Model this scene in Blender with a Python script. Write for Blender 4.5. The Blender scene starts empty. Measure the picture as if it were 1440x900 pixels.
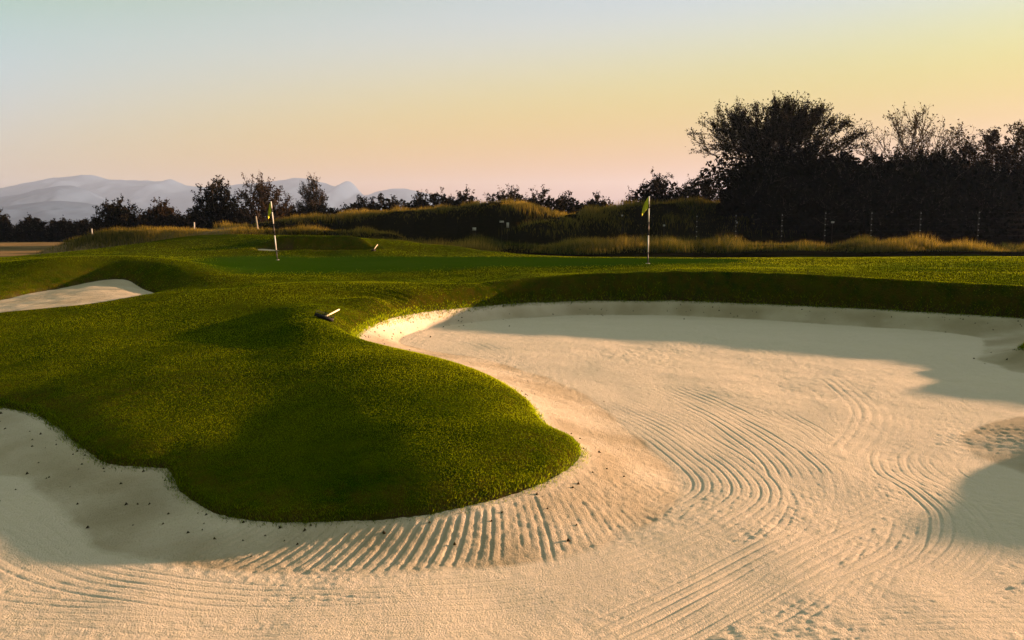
import bpy, math, random
import numpy as np
from mathutils import Vector

R = math.radians
scene = bpy.context.scene
rng = np.random.default_rng(7)
random.seed(7)

# ------------------------------------------------------------------ camera, sky, sun, exposure
CAM_Z = 2.4                                  # metres above the bunker floor
F_PX = 1130.0                                # focal length in pixels of a 1440 wide frame
PITCH = math.atan(135 / F_PX)
cam_data = bpy.data.cameras.new('camera')
cam = bpy.data.objects.new('camera', cam_data)
scene.collection.objects.link(cam)
cam.location = (0, 0, CAM_Z)
cam.rotation_euler = (math.pi / 2 - PITCH, 0, 0)
cam_data.sensor_width = 36.0
cam_data.lens = 36.0 * F_PX / 1440.0
cam_data.clip_start = 0.05
cam_data.clip_end = 60000
scene.camera = cam

SUN_AZ = 68.0                                # degrees from straight ahead (+Y) towards the right (+X)
SUN_EL = 8.0
world = bpy.data.worlds.new('World')
scene.world = world
world.use_nodes = True
wn = world.node_tree
wn.nodes.clear()
w_out = wn.nodes.new('ShaderNodeOutputWorld')
w_bg = wn.nodes.new('ShaderNodeBackground')
w_sky = wn.nodes.new('ShaderNodeTexSky')
w_sky.sky_type = 'NISHITA'
w_sky.sun_disc = False
w_sky.sun_elevation = R(SUN_EL)
w_sky.sun_rotation = R(SUN_AZ)
w_sky.altitude = 0
w_sky.air_density = 1.0
w_sky.dust_density = 1.0
w_sky.ozone_density = 1.0
w_bg.inputs['Strength'].default_value = 0.05
# evening air: the sky's colour is graded by elevation and by the angle to the sun, per channel exp(polynomial)
SKY_K = [[-0.4539, 5.328, -0.0942, -13.0094, -1.9391, 5.2692, 0.1924, -8.3185], [-1.2733, 9.7895, -1.6073, -19.0774, -0.9896, 11.752, -0.8119, -20.0269], [-3.1251, 27.1193, -9.5504, -60.5601, -1.699, 64.3357, -15.8409, -90.6379]]      # 1, z, s, z*z, s*s, z*s, z*z*z, z*z*s
ZENITH_FILL = (2.35, 1.95, 1.7)  # added brightening of the unseen upper sky, per channel
def w_math(op, a, b=None, c=None):
    n = wn.nodes.new('ShaderNodeMath'); n.operation = op
    for i, v in enumerate((a, b, c)):
        if v is None: continue
        if isinstance(v, (int, float)): n.inputs[i].default_value = v
        else: wn.links.new(v, n.inputs[i])
    return n.outputs[0]
def w_clamp(v, lo, hi): return w_math('MINIMUM', w_math('MAXIMUM', v, lo), hi)
w_tc = wn.nodes.new('ShaderNodeTexCoord')
w_sep = wn.nodes.new('ShaderNodeSeparateXYZ')
wn.links.new(w_tc.outputs['Generated'], w_sep.inputs[0])
w_z = w_clamp(w_sep.outputs[2], 0.0, 0.29)
w_s = w_clamp(w_math('ADD', w_math('MULTIPLY', w_sep.outputs[0], math.sin(R(SUN_AZ))), w_math('MULTIPLY', w_sep.outputs[1], math.cos(R(SUN_AZ)))), -0.2, 0.84)
w_zz, w_ss, w_zs = w_math('MULTIPLY', w_z, w_z), w_math('MULTIPLY', w_s, w_s), w_math('MULTIPLY', w_z, w_s)
w_zzz, w_zzs = w_math('MULTIPLY', w_zz, w_z), w_math('MULTIPLY', w_zz, w_s)
w_comb = wn.nodes.new('ShaderNodeCombineXYZ')
for ch in range(3):
    k = SKY_K[ch]
    t = w_math('ADD', w_math('MULTIPLY', w_z, k[1]), k[0])
    for f, kk in ((w_s, k[2]), (w_zz, k[3]), (w_ss, k[4]), (w_zs, k[5]), (w_zzz, k[6]), (w_zzs, k[7])):
        t = w_math('MULTIPLY_ADD', f, kk, t)
    wn.links.new(w_math('EXPONENT', t), w_comb.inputs[ch])
w_mul = wn.nodes.new('ShaderNodeVectorMath'); w_mul.operation = 'MULTIPLY'
wn.links.new(w_sky.outputs[0], w_mul.inputs[0]); wn.links.new(w_comb.outputs[0], w_mul.inputs[1])
# added fill: zenith brightened for shaded sand, sky away from sun darkened for banks
w_up = w_math('MAXIMUM', w_math('SUBTRACT', w_sep.outputs[2], 0.29), 0.0)
w_dot = w_math('ADD', w_math('MULTIPLY', w_sep.outputs[0], math.sin(R(SUN_AZ))), w_math('MULTIPLY', w_sep.outputs[1], math.cos(R(SUN_AZ))))
w_back = w_math('MULTIPLY', w_math('MINIMUM', w_math('ADD', w_dot, 0.2), 0.0), 3.0)
w_fc = wn.nodes.new('ShaderNodeCombineXYZ')
for ch, up in enumerate(ZENITH_FILL):
    wn.links.new(w_math('EXPONENT', w_math('MULTIPLY_ADD', w_up, up, w_back)), w_fc.inputs[ch])
w_fall = wn.nodes.new('ShaderNodeVectorMath'); w_fall.operation = 'MULTIPLY'
wn.links.new(w_mul.outputs[0], w_fall.inputs[0]); wn.links.new(w_fc.outputs[0], w_fall.inputs[1])
wn.links.new(w_fall.outputs[0], w_bg.inputs['Color'])
wn.links.new(w_bg.outputs[0], w_out.inputs['Surface'])

sun_data = bpy.data.lights.new('sun', 'SUN')
sun_data.energy = 5.0
sun_data.angle = R(0.9)
sun_data.color = (1.0, 0.55, 0.31)
sun = bpy.data.objects.new('sun', sun_data)
scene.collection.objects.link(sun)
sun_dir = Vector((math.sin(R(SUN_AZ)) * math.cos(R(SUN_EL)), math.cos(R(SUN_AZ)) * math.cos(R(SUN_EL)), math.sin(R(SUN_EL))))
sun.rotation_euler = sun_dir.to_track_quat('Z', 'Y').to_euler()
sun.location = (40, 20, 60)

scene.view_settings.view_transform = 'Standard'
scene.view_settings.look = 'None'
scene.view_settings.gamma = 1.0
scene.view_settings.exposure = 2.6
scene.cycles.use_denoising = True
scene.cycles.max_bounces = 6
scene.cycles.volume_bounces = 1
scene.cycles.transparent_max_bounces = 6

# ------------------------------------------------------------------ small helpers
def tag(o, label=None, cat=None, group=None, kind=None):
    if label: o['label'] = label
    if cat: o['category'] = cat
    if group: o['group'] = group
    if kind: o['kind'] = kind
    return o

def empty(name, loc, rz=0.0):
    o = bpy.data.objects.new(name, None)
    scene.collection.objects.link(o)
    o.location = loc
    o.rotation_euler = (0, 0, rz)
    o.empty_display_size = 0.2
    return o

def mesh_obj(name, verts, faces, mat, parent=None, smooth=False, attrs=None):
    """verts (n,3); faces: list of arrays (m,k) with a fixed k each, or a list of tuples"""
    me = bpy.data.meshes.new(name)
    verts = np.asarray(verts, dtype=np.float32)
    if len(faces) and isinstance(faces[0], np.ndarray) and faces[0].ndim == 2:
        groups = faces
    else:
        by = {}
        for f in faces:
            by.setdefault(len(f), []).append(f)
        groups = [np.array(v, dtype=np.int32) for v in by.values()]
    loops = np.concatenate([g.ravel() for g in groups]).astype(np.int32)
    counts = np.concatenate([np.full(len(g), g.shape[1], dtype=np.int32) for g in groups])
    starts = np.concatenate([[0], np.cumsum(counts)[:-1]]).astype(np.int32)
    me.vertices.add(len(verts))
    me.vertices.foreach_set('co', verts.ravel())
    me.loops.add(len(loops))
    me.loops.foreach_set('vertex_index', loops)
    me.polygons.add(len(counts))
    me.polygons.foreach_set('loop_start', starts)
    me.polygons.foreach_set('loop_total', counts)
    if smooth:
        me.polygons.foreach_set('use_smooth', np.ones(len(counts), dtype=bool))
    for k, v in (attrs or {}).items():
        a = me.attributes.new(k, 'FLOAT', 'POINT')
        a.data.foreach_set('value', np.asarray(v, dtype=np.float32).ravel())
    me.update(calc_edges=True)
    if mat: me.materials.append(mat)
    o = bpy.data.objects.new(name, me)
    scene.collection.objects.link(o)
    if parent: o.parent = parent
    return o

class MB:
    """collects boxes, tubes and prisms into one mesh"""
    def __init__(s): s.v = []; s.f = []
    def add(s, v, f):
        b = len(s.v); s.v += [tuple(map(float, p)) for p in v]; s.f += [tuple(b + i for i in q) for q in f]
    def tube(s, pts, rad, k=6, cap=True):
        pts = [Vector(p) for p in pts]; n = len(pts)
        if not hasattr(rad, '__len__'): rad = [rad] * n
        ring = []
        for i, p in enumerate(pts):
            d = (pts[min(i + 1, n - 1)] - pts[max(i - 1, 0)]).normalized()
            a = d.orthogonal().normalized() if i == 0 else (a - d * a.dot(d)).normalized()
            b = d.cross(a)
            ring += [p + (a * math.cos(2 * math.pi * j / k) + b * math.sin(2 * math.pi * j / k)) * rad[i] for j in range(k)]
        f = []
        for i in range(n - 1):
            for j in range(k):
                f.append((i * k + j, i * k + (j + 1) % k, (i + 1) * k + (j + 1) % k, (i + 1) * k + j))
        if cap:
            f.append(tuple(range(k - 1, -1, -1))); f.append(tuple((n - 1) * k + j for j in range(k)))
        s.add(ring, f)
    def box(s, c, ax, ay, az):
        c, ax, ay, az = map(Vector, (c, ax, ay, az))
        v = [c + ax * i + ay * j + az * k for k in (-1, 1) for j in (-1, 1) for i in (-1, 1)]
        s.add(v, [(0, 2, 3, 1), (4, 5, 7, 6), (0, 1, 5, 4), (2, 6, 7, 3), (0, 4, 6, 2), (1, 3, 7, 5)])
    def build(s, name, mat, parent=None, smooth=False):
        return mesh_obj(name, s.v, s.f, mat, parent, smooth)

def hash2(ix, iy, seed):
    h = (ix.astype(np.int64) * 374761393 + iy.astype(np.int64) * 668265263 + seed * 974711) & 0x7fffffff
    h = ((h ^ (h >> 13)) * 1274126177) & 0x7fffffff
    h = h ^ (h >> 16)
    return (h & 0xffff) / 65535.0

def vnoise(x, y, seed=0):
    ix = np.floor(x); iy = np.floor(y); fx = x - ix; fy = y - iy
    fx = fx * fx * (3 - 2 * fx); fy = fy * fy * (3 - 2 * fy)
    a = hash2(ix, iy, seed); b = hash2(ix + 1, iy, seed); c = hash2(ix, iy + 1, seed); d = hash2(ix + 1, iy + 1, seed)
    return (a + (b - a) * fx) * (1 - fy) + (c + (d - c) * fx) * fy - 0.5

def fbm(x, y, seed=0, octs=4):
    s = 0; a = 1.0
    for o in range(octs):
        s = s + a * vnoise(x, y, seed + o * 17); x = x * 2.03 + 3.1; y = y * 2.03 + 1.7; a *= 0.5
    return s

def sstep(a, b, x):
    t = np.clip((x - a) / (b - a), 0, 1)
    return t * t * (3 - 2 * t)

CP, SP = math.cos(PITCH), math.sin(PITCH)
def ray(px, py):
    xc = (px - 720) / F_PX; yc = -(py - 450) / F_PX
    return xc, CP + yc * SP, -SP + yc * CP
def on_z(px, py, z):
    a, b, c = ray(px, py); t = (z - CAM_Z) / c
    return (a * t, b * t, z)
def on_d(px, py, D):
    a, b, c = ray(px, py); t = D / b
    return (a * t, D, CAM_Z + c * t)

def catmull(pts, per=4, closed=True):
    P = np.array(pts, float); n = len(P); out = []
    for i in range(n if closed else n - 1):
        if closed: p0, p1, p2, p3 = P[i - 1], P[i], P[(i + 1) % n], P[(i + 2) % n]
        else: p0, p1, p2, p3 = P[max(i - 1, 0)], P[i], P[i + 1], P[min(i + 2, n - 1)]
        for k in range(per):
            t = k / per
            out.append(0.5 * ((2 * p1) + (p2 - p0) * t + (2 * p0 - 5 * p1 + 4 * p2 - p3) * t * t + (3 * p1 - p0 - 3 * p2 + p3) * t ** 3))
    if not closed: out.append(P[-1])
    return np.array(out)

class RBF:
    def __init__(s, pts, c=0.4):
        P = np.array(pts, float)
        keep = []
        for i in range(len(P)):                                   # drop near duplicates
            if all((P[i, 0] - P[j, 0]) ** 2 + (P[i, 1] - P[j, 1]) ** 2 > 0.0064 for j in keep): keep.append(i)
        P = P[keep]; s.P = P; s.c2 = c * c; n = len(P)
        A = np.zeros((n + 3, n + 3))
        d2 = (P[:, None, 0] - P[None, :, 0]) ** 2 + (P[:, None, 1] - P[None, :, 1]) ** 2
        A[:n, :n] = np.sqrt(d2 + s.c2)
        A[:n, n] = 1; A[:n, n + 1:] = P[:, :2]; A[n, :n] = 1; A[n + 1:, :n] = P[:, :2].T
        A[:n, :n] -= np.eye(n) * 0.015                             # a touch of smoothing
        b = np.concatenate([P[:, 2], [0, 0, 0]])
        s.w = np.linalg.solve(A, b)
    def __call__(s, x, y):
        x = np.asarray(x, float).ravel(); y = np.asarray(y, float).ravel(); out = np.empty(len(x)); n = len(s.P)
        for i in range(0, len(x), 20000):
            X = x[i:i + 20000]; Y = y[i:i + 20000]
            r = np.sqrt((X[:, None] - s.P[None, :, 0]) ** 2 + (Y[:, None] - s.P[None, :, 1]) ** 2 + s.c2)
            out[i:i + 20000] = r @ s.w[:n] + s.w[n] + s.w[n + 1] * X + s.w[n + 2] * Y
        return out

class Bunker:
    """a sand hazard: its turf edge (closed outline with heights) and its sand surface"""
    def __init__(s, outline, inner, floor=None, toe=None):
        s.toe = toe
        o = catmull(outline, 12)
        ln = np.linalg.norm(np.roll(o, -1, 0) - o, axis=1); cu = np.concatenate([[0], np.cumsum(ln)])
        q = np.linspace(0, cu[-1], int(cu[-1] / 0.2), endpoint=False); oc = np.vstack([o, o[:1]])
        s.o = np.stack([np.interp(q, cu, oc[:, i]) for i in range(3)], 1)
        s.R = RBF(list(map(tuple, s.o)) + list(inner)); s.floor = floor
        s.lo = s.o[:, :2].min(0) - 2.5; s.hi = s.o[:, :2].max(0) + 2.5
        d = np.roll(s.o[:, :2], -1, 0) - s.o[:, :2]
        s.seg = d; s.len = np.hypot(d[:, 0], d[:, 1]); s.cum = np.concatenate([[0], np.cumsum(s.len)[:-1]])
    def S(s, x, y):
        if s.toe is not None:                                      # a face that runs from the turf edge down to the toe line
            ph, al = s.phi(x, y); tp, _ = s.toe.phi(x, y)
            zed = np.interp(al, np.append(s.cum, s.cum[-1] + s.len[-1]), np.append(s.o[:, 2], s.o[0, 2]))
            zed = np.where(np.abs(ph) > 8, 0, zed)
            d = np.maximum(-ph, 0); r = d / (d + np.maximum(tp, 0) + 1e-6)
            return np.where(tp > 0, zed * (1 - r) ** 1.35, 0.0)
        z = s.R(x, y)
        if s.floor is None: return z
        t = (z - s.floor) / 0.025
        return s.floor + 0.025 * np.where(t > 30, t, np.log1p(np.exp(np.minimum(t, 30))))
    def phi(s, x, y):
        """signed distance (positive on the turf) and the running length along the edge"""
        x = np.asarray(x, float).ravel(); y = np.asarray(y, float).ravel()
        ph = np.full(len(x), 9.0); al = np.zeros(len(x)); s.ox = np.zeros(len(x)); s.oy = np.zeros(len(x))
        idx = np.nonzero((x > s.lo[0]) & (x < s.hi[0]) & (y > s.lo[1]) & (y < s.hi[1]))[0]
        A = s.o[:, :2]; L2 = np.maximum(s.len ** 2, 1e-9)
        B = np.roll(A, -1, 0)
        for i in range(0, len(idx), 15000):
            k = idx[i:i + 15000]; X = x[k][:, None]; Y = y[k][:, None]
            t = np.clip(((X - A[None, :, 0]) * s.seg[None, :, 0] + (Y - A[None, :, 1]) * s.seg[None, :, 1]) / L2, 0, 1)
            d2 = (X - A[None, :, 0] - t * s.seg[None, :, 0]) ** 2 + (Y - A[None, :, 1] - t * s.seg[None, :, 1]) ** 2
            j = d2.argmin(1); r = np.arange(len(k))
            d = np.sqrt(d2[r, j]); al[k] = s.cum[j] + t[r, j] * s.len[j]
            cr = ((A[None, :, 1] > Y) != (B[None, :, 1] > Y)) & (X < (B[None, :, 0] - A[None, :, 0]) * (Y - A[None, :, 1]) / (B[None, :, 1] - A[None, :, 1] + 1e-12) + A[None, :, 0])
            ins = cr.sum(1) % 2 == 1
            ph[k] = np.where(ins, -d, d)
            qx = (X[:, 0] - A[j, 0] - t[r, j] * s.seg[j, 0]) / np.maximum(d, 1e-6); qy = (Y[:, 0] - A[j, 1] - t[r, j] * s.seg[j, 1]) / np.maximum(d, 1e-6)
            s.ox[k] = qx; s.oy[k] = qy
        return ph, al

# ------------------------------------------------------------------ materials
def new_mat(name):
    m = bpy.data.materials.new(name); m.use_nodes = True
    nt = m.node_tree; nt.nodes.clear()
    out = nt.nodes.new('ShaderNodeOutputMaterial')
    return m, nt, out
def N(nt, typ, **kw):
    n = nt.nodes.new(typ)
    for k, v in kw.items():
        if k in n.inputs: n.inputs[k].default_value = v
        else: setattr(n, k, v)
    return n
def noise(nt, vec, scale, detail=3.0, rough=0.55):
    n = N(nt, 'ShaderNodeTexNoise', Scale=scale, Detail=detail, Roughness=rough)
    nt.links.new(vec, n.inputs['Vector'])
    return n.outputs['Fac']
def mixc(nt, fac, a, b, blend='MIX'):
    n = nt.nodes.new('ShaderNodeMix'); n.data_type = 'RGBA'; n.blend_type = blend
    for sock, v in ((n.inputs['Factor'], fac), (n.inputs['A'], a), (n.inputs['B'], b)):
        pass
    def put(i, v):
        if isinstance(v, (int, float)): n.inputs[i].default_value = v
        elif isinstance(v, tuple): n.inputs[i].default_value = v + (1.0,) if len(v) == 3 else v
        else: nt.links.new(v, n.inputs[i])
    put(0, fac); put(6, a); put(7, b)
    return n.outputs[2]
def ramp(nt, fac, a, b):
    n = N(nt, 'ShaderNodeMapRange'); n.inputs[1].default_value = a; n.inputs[2].default_value = b
    nt.links.new(fac, n.inputs[0]); return n.outputs[0]
def math_n(nt, op, a, b=None):
    n = nt.nodes.new('ShaderNodeMath'); n.operation = op
    for i, v in enumerate((a, b)):
        if v is None: continue
        if isinstance(v, (int, float)): n.inputs[i].default_value = v
        else: nt.links.new(v, n.inputs[i])
    return n.outputs[0]
def attr(nt, name):
    n = nt.nodes.new('ShaderNodeAttribute'); n.attribute_name = name; return n.outputs['Fac']
def pos(nt):
    return nt.nodes.new('ShaderNodeNewGeometry').outputs['Position']

def plain(name, col, rough=0.6, spec=0.3, vary=0.15, scale=8.0, metallic=0.0):
    m, nt, out = new_mat(name)
    b = N(nt, 'ShaderNodeBsdfPrincipled', Roughness=rough, Metallic=metallic)
    b.inputs['Specular IOR Level'].default_value = spec
    tc = nt.nodes.new('ShaderNodeTexCoord')
    f = noise(nt, tc.outputs['Object'], scale)
    c = mixc(nt, ramp(nt, f, 0.3, 0.7), tuple(x * (1 - vary) for x in col), tuple(min(1, x * (1 + vary)) for x in col))
    nt.links.new(c, b.inputs['Base Color']); nt.links.new(b.outputs[0], out.inputs[0])
    return m

def turf_mat():
    m, nt, out = new_mat('turf')
    p = pos(nt)
    big = ramp(nt, noise(nt, p, 0.35, 4), 0.35, 0.65)
    mid = ramp(nt, noise(nt, p, 2.6, 5, 0.65), 0.35, 0.68)
    fine = ramp(nt, noise(nt, p, 26, 3), 0.3, 0.7)
    rough_c = mixc(nt, mid, (0.012, 0.032, 0.0006), (0.050, 0.066, 0.0010))
    rough_c = mixc(nt, math_n(nt, 'MULTIPLY', big, 0.5), rough_c, (0.055, 0.056, 0.0012))
    green_c = mixc(nt, fine, (0.012, 0.044, 0.0014), (0.024, 0.060, 0.0016))
    green_c = mixc(nt, math_n(nt, 'MULTIPLY', big, 0.55), green_c, (0.028, 0.062, 0.003))
    c = mixc(nt, attr(nt, 'green'), rough_c, green_c)
    worn = math_n(nt, 'MULTIPLY', attr(nt, 'worn'), ramp(nt, noise(nt, p, 5.0, 4, 0.7), 0.42, 0.62))
    c = mixc(nt, worn, c, (0.075, 0.050, 0.006))
    dry_c = mixc(nt, mid, (0.22, 0.15, 0.075), (0.15, 0.11, 0.05))
    dry_c = mixc(nt, math_n(nt, 'MULTIPLY', ramp(nt, noise(nt, p, 0.12, 3), 0.5, 0.7), 0.8), dry_c, (0.07, 0.06, 0.03))
    c = mixc(nt, attr(nt, 'dry'), c, dry_c)
    c = mixc(nt, attr(nt, 'soil'), c, (0.060, 0.040, 0.020))
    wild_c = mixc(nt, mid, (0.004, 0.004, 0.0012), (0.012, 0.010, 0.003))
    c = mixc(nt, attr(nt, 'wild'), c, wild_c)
    c = mixc(nt, 0.35, c, mixc(nt, fine, (0.35, 0.35, 0.35), (1.0, 1.0, 1.0)), 'MULTIPLY')
    b = N(nt, 'ShaderNodeBsdfDiffuse', Roughness=0.9)
    nt.links.new(c, b.inputs['Color'])
    bump = N(nt, 'ShaderNodeBump', Strength=0.55, Distance=0.03)
    h = math_n(nt, 'ADD', math_n(nt, 'MULTIPLY', mid, 0.9), fine)
    h = math_n(nt, 'MULTIPLY', h, math_n(nt, 'SUBTRACT', 1.0, math_n(nt, 'MULTIPLY', attr(nt, 'green'), 0.8)))
    nt.links.new(h, bump.inputs['Height']); nt.links.new(bump.outputs[0], b.inputs['Normal'])
    nt.links.new(b.outputs[0], out.inputs[0])
    return m

def sand_mat():
    m, nt, out = new_mat('sand')
    p = pos(nt)
    big = ramp(nt, noise(nt, p, 0.55, 4), 0.3, 0.7)
    mid = ramp(nt, noise(nt, p, 9.0, 5, 0.65), 0.3, 0.7)
    fine = ramp(nt, noise(nt, p, 75, 3, 0.7), 0.25, 0.75)
    c = mixc(nt, big, (0.45, 0.40, 0.325), (0.53, 0.475, 0.395))
    c = mixc(nt, math_n(nt, 'MULTIPLY', mid, 0.35), c, (0.41, 0.37, 0.25))
    c = mixc(nt, math_n(nt, 'MULTIPLY', attr(nt, 'damp_shade'), 0.75), c, (0.235, 0.195, 0.12))  # darker sand: moist faces, and shade painted into the smaller bunkers
    b = N(nt, 'ShaderNodeBsdfPrincipled', Roughness=0.95)
    b.inputs['Specular IOR Level'].default_value = 0.1
    nt.links.new(c, b.inputs['Base Color'])
    bump = N(nt, 'ShaderNodeBump', Strength=0.9, Distance=0.011)
    h = math_n(nt, 'ADD', math_n(nt, 'MULTIPLY', mid, 0.5), math_n(nt, 'MULTIPLY', fine, math_n(nt, 'ADD', 0.35, math_n(nt, 'MULTIPLY', big, 0.8))))
    nt.links.new(h, bump.inputs['Height']); nt.links.new(bump.outputs[0], b.inputs['Normal'])
    nt.links.new(b.outputs[0], out.inputs[0])
    return m

def mown_mat(name, a, bcol):
    """short blades: each takes the light of the slope it grows on, from either side"""
    m, nt, out = new_mat(name)
    c = mixc(nt, attr(nt, 'tint'), a, bcol)
    at = nt.nodes.new('ShaderNodeAttribute'); at.attribute_name = 'lie'
    ng = nt.nodes.new('ShaderNodeVectorMath'); ng.operation = 'SCALE'; ng.inputs['Scale'].default_value = -1.0
    nt.links.new(at.outputs['Vector'], ng.inputs[0])
    d = N(nt, 'ShaderNodeBsdfDiffuse'); tr = N(nt, 'ShaderNodeBsdfTranslucent')
    nt.links.new(c, d.inputs['Color']); nt.links.new(c, tr.inputs['Color'])
    nt.links.new(at.outputs['Vector'], d.inputs['Normal']); nt.links.new(ng.outputs[0], tr.inputs['Normal'])
    ad = nt.nodes.new('ShaderNodeAddShader')
    nt.links.new(d.outputs[0], ad.inputs[0]); nt.links.new(tr.outputs[0], ad.inputs[1])
    nt.links.new(ad.outputs[0], out.inputs[0])
    return m

def leaf_mat(name, a, bcol, trans=0.35):
    """blades and leaves: dark diffuse with some light coming through"""
    m, nt, out = new_mat(name)
    t = attr(nt, 'tint')
    c = mixc(nt, t, a, bcol)
    d = N(nt, 'ShaderNodeBsdfDiffuse'); tr = N(nt, 'ShaderNodeBsdfTranslucent')
    nt.links.new(c, d.inputs['Color']); nt.links.new(c, tr.inputs['Color'])
    mx = nt.nodes.new('ShaderNodeMixShader'); mx.inputs[0].default_value = trans
    nt.links.new(d.outputs[0], mx.inputs[1]); nt.links.new(tr.outputs[0], mx.inputs[2])
    nt.links.new(mx.outputs[0], out.inputs[0])
    return m

M = dict(
    turf=turf_mat(), sand=sand_mat(),
    blade=mown_mat('grass_blades', (0.006, 0.030, 0.0006), (0.200, 0.245, 0.003)),
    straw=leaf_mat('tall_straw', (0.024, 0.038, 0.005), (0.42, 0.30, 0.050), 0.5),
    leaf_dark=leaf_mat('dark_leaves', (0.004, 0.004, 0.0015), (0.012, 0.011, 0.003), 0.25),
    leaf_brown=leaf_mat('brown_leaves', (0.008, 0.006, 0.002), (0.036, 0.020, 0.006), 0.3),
    bark=plain('bark', (0.045, 0.035, 0.025), 0.9, 0.1, 0.4, 5),
    bark_pale=plain('pale_bark', (0.30, 0.27, 0.21), 0.9, 0.1, 0.3, 5),
    white=plain('white_paint', (0.78, 0.77, 0.72), 0.5, 0.4, 0.05),
    dull_white=plain('weathered_white', (0.40, 0.39, 0.36), 0.7, 0.2, 0.15),
    black=plain('black_paint', (0.012, 0.012, 0.013), 0.5, 0.4, 0.1),
    flag=plain('flag_cloth', (0.50, 0.52, 0.03), 0.8, 0.1, 0.1, 20),
    rake_head=plain('rake_plastic', (0.008, 0.007, 0.010), 0.6, 0.3, 0.2),
    rake_pole=plain('pale_wood', (0.62, 0.55, 0.36), 0.6, 0.3, 0.1),
    fence=plain('fence_timber', (0.030, 0.024, 0.018), 0.9, 0.1, 0.3),
    crumb=plain('turf_crumb', (0.030, 0.024, 0.010), 0.95, 0.05, 0.5, 3),
    wire=plain('fence_wire', (0.018, 0.017, 0.016), 0.8, 0.1, 0.1),
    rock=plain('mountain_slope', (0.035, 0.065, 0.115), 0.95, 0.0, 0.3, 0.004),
)

# ------------------------------------------------------------------ the land: edges, crests and heights
# main bunker, turf edge, clockwise from the left of the frame (pixel, pixel, height) then out of frame in metres
edge_px = [(0,573,.12),(60,587,.15),(110,625,.17),(150,650,.15),(200,657,.14),(235,659,.13),(247,682,.12),(270,705,.11),(320,727,.10),(400,735,.10),(480,733,.12),
    (560,728,.14),(640,717,.16),(720,695,.18),(780,672,.20),(812,650,.21),(818,635,.22),(805,622,.23),(775,607,.25),(757,590,.25),(750,575,.26),
    (735,562,.26),(700,540,.28),(650,520,.31),(600,506,.33),(540,493,.36),(510,486,.39),(500,477,.41),(506,467,.41),(528,455,.40),(570,443,.38),(620,436,.36),
    (700,428,.35),(780,424,.35),(850,422,.35),(950,422.5,.35),(1050,426,.35),(1150,430.5,.35),(1250,435.5,.35),(1350,441.5,.35),(1440,447,.35)]
edge_main = [on_z(*p) for p in edge_px] + [(12.5,16.6,.4),(12.9,15.6,.4),(11.4,14.6,.35),(9.7,14.2,.3),(8.8,13.75,.28),(9.2,13.1,.3),(10.8,12.8,.35),(12.4,12.4,.42),
    (13.3,11.6,.45),(12.8,10.8,.45),(11,10.2,.42),(9.0,9.7,.42),(7.7,9.0,.4),(7.1,8.3,.4),(7.3,7.5,.4),(7.9,6.8,.4),(8,6,.4),(8.5,4.5,.4),(7,3,.4),(4,2.3,.45),(0,2.15,.45),(-3,2.4,.45),(-6,3,.45),
    (-8.2,5,.42),(-8.6,7.8,.30),(-7.6,9.6,.2)]
toe_px = [(0,670),(60,690),(110,735),(140,770),(210,793),(300,803),(420,808),(560,808),(680,797),(780,780),(880,750),(940,715),(957,690),(945,662),(915,635),(880,605),(850,575),
    (800,545),(720,515),(640,498),(565,484),(575,470),(620,459),(700,450),(800,444),(900,443),(1000,446),(1100,452),(1200,459),(1300,465),(1370,474),(1386,490),(1374,504),(1404,513),(1440,525)]
inner_main = [on_z(x, y, .02) for x, y in toe_px] + [on_z(x, y, .0) for x, y in ((700,560),(850,480),(1000,480),(1150,490),(1000,560),(1150,560),(1300,540),(900,640),(1100,660),(1250,600),(1300,720),
    (1100,800),(900,830),(700,860),(500,860),(300,850),(100,850),(20,740),(1440,585),(1380,880),(850,700),(1040,690))] + [(4.85,8.3,.02),(5.3,6.6,.02),(6.5,5.3,.05),(5.6,10.0,.02),(7.6,10.9,.04),(9.5,11.7,.1),
    (8.8,10.9,.06),(10.5,11.3,.10),(11.8,11.6,.18),(7.3,10.2,.05),(5.8,8.9,.08),(5,3.6,.1),(2,3.4,.06),(-1,3.3,.06),(-4,3.9,.06),(-6,5.2,.05),(-6.3,6.5,.05),(11.3,15.7,.15)]
toe_line = Bunker([on_z(x, y, .0) for x, y in toe_px] + [(9.8,12.1,0),(10.8,11.7,0),(9.5,11.0,0),(7.4,10.3,0),(5.7,9.5,0),(4.9,8.4,0),(5.2,7.0,0),(6.4,5.4,0),(5,3.9,0),(2,3.6,0),(-1,3.5,0),(-4,4.1,0),(-6,5.5,0),(-6.4,6.7,0)], [(0, 8, 0.01)])
main = Bunker(edge_main, inner_main, -0.005, toe_line)

# small bunker at the left: hidden floor, back face of sand curling up under a dark bank
edge_l = [on_d(-60,452,15.6),on_d(0,443,16.2),on_d(60,437.5,16.6),on_d(130,430,17.2),on_d(190,420,18.6),on_d(222,414.5,20.0),on_d(215,412,21.2),on_d(196,404,22.0),on_d(184,395.5,22.4),on_d(170,392.5,22.5),
    on_d(150,393.5,22.4),on_d(120,398,22.0),on_d(90,405,21.4),on_d(50,411.5,20.8),on_d(0,422.5,19.6),on_d(-60,432,18.6)]
left = Bunker(edge_l, [on_d(170,404,21.2),on_d(120,414,19.8),on_d(60,424,18.6),on_d(0,436,17.3),on_d(190,414,19.9)])
# thin far bunker under the mound
edge_f = [on_d(362,352,35.6),on_d(380,354.3,35.2),on_d(405,353.6,35.2),on_d(430,353,35.2),on_d(480,353,35.2),on_d(520,352.8,35.8),on_d(526,353.4,36.8),on_d(500,353.9,37.0),on_d(450,354.2,37.0),on_d(415,353.6,37.0),on_d(388,351.2,37.2),on_d(368,349.8,37.0)]
far = Bunker(edge_f, [(-10.0,36.2,.92),(-8.6,36.2,.72),(-7.0,36.2,.72),(-10.2,36.8,1.0)])

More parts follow.
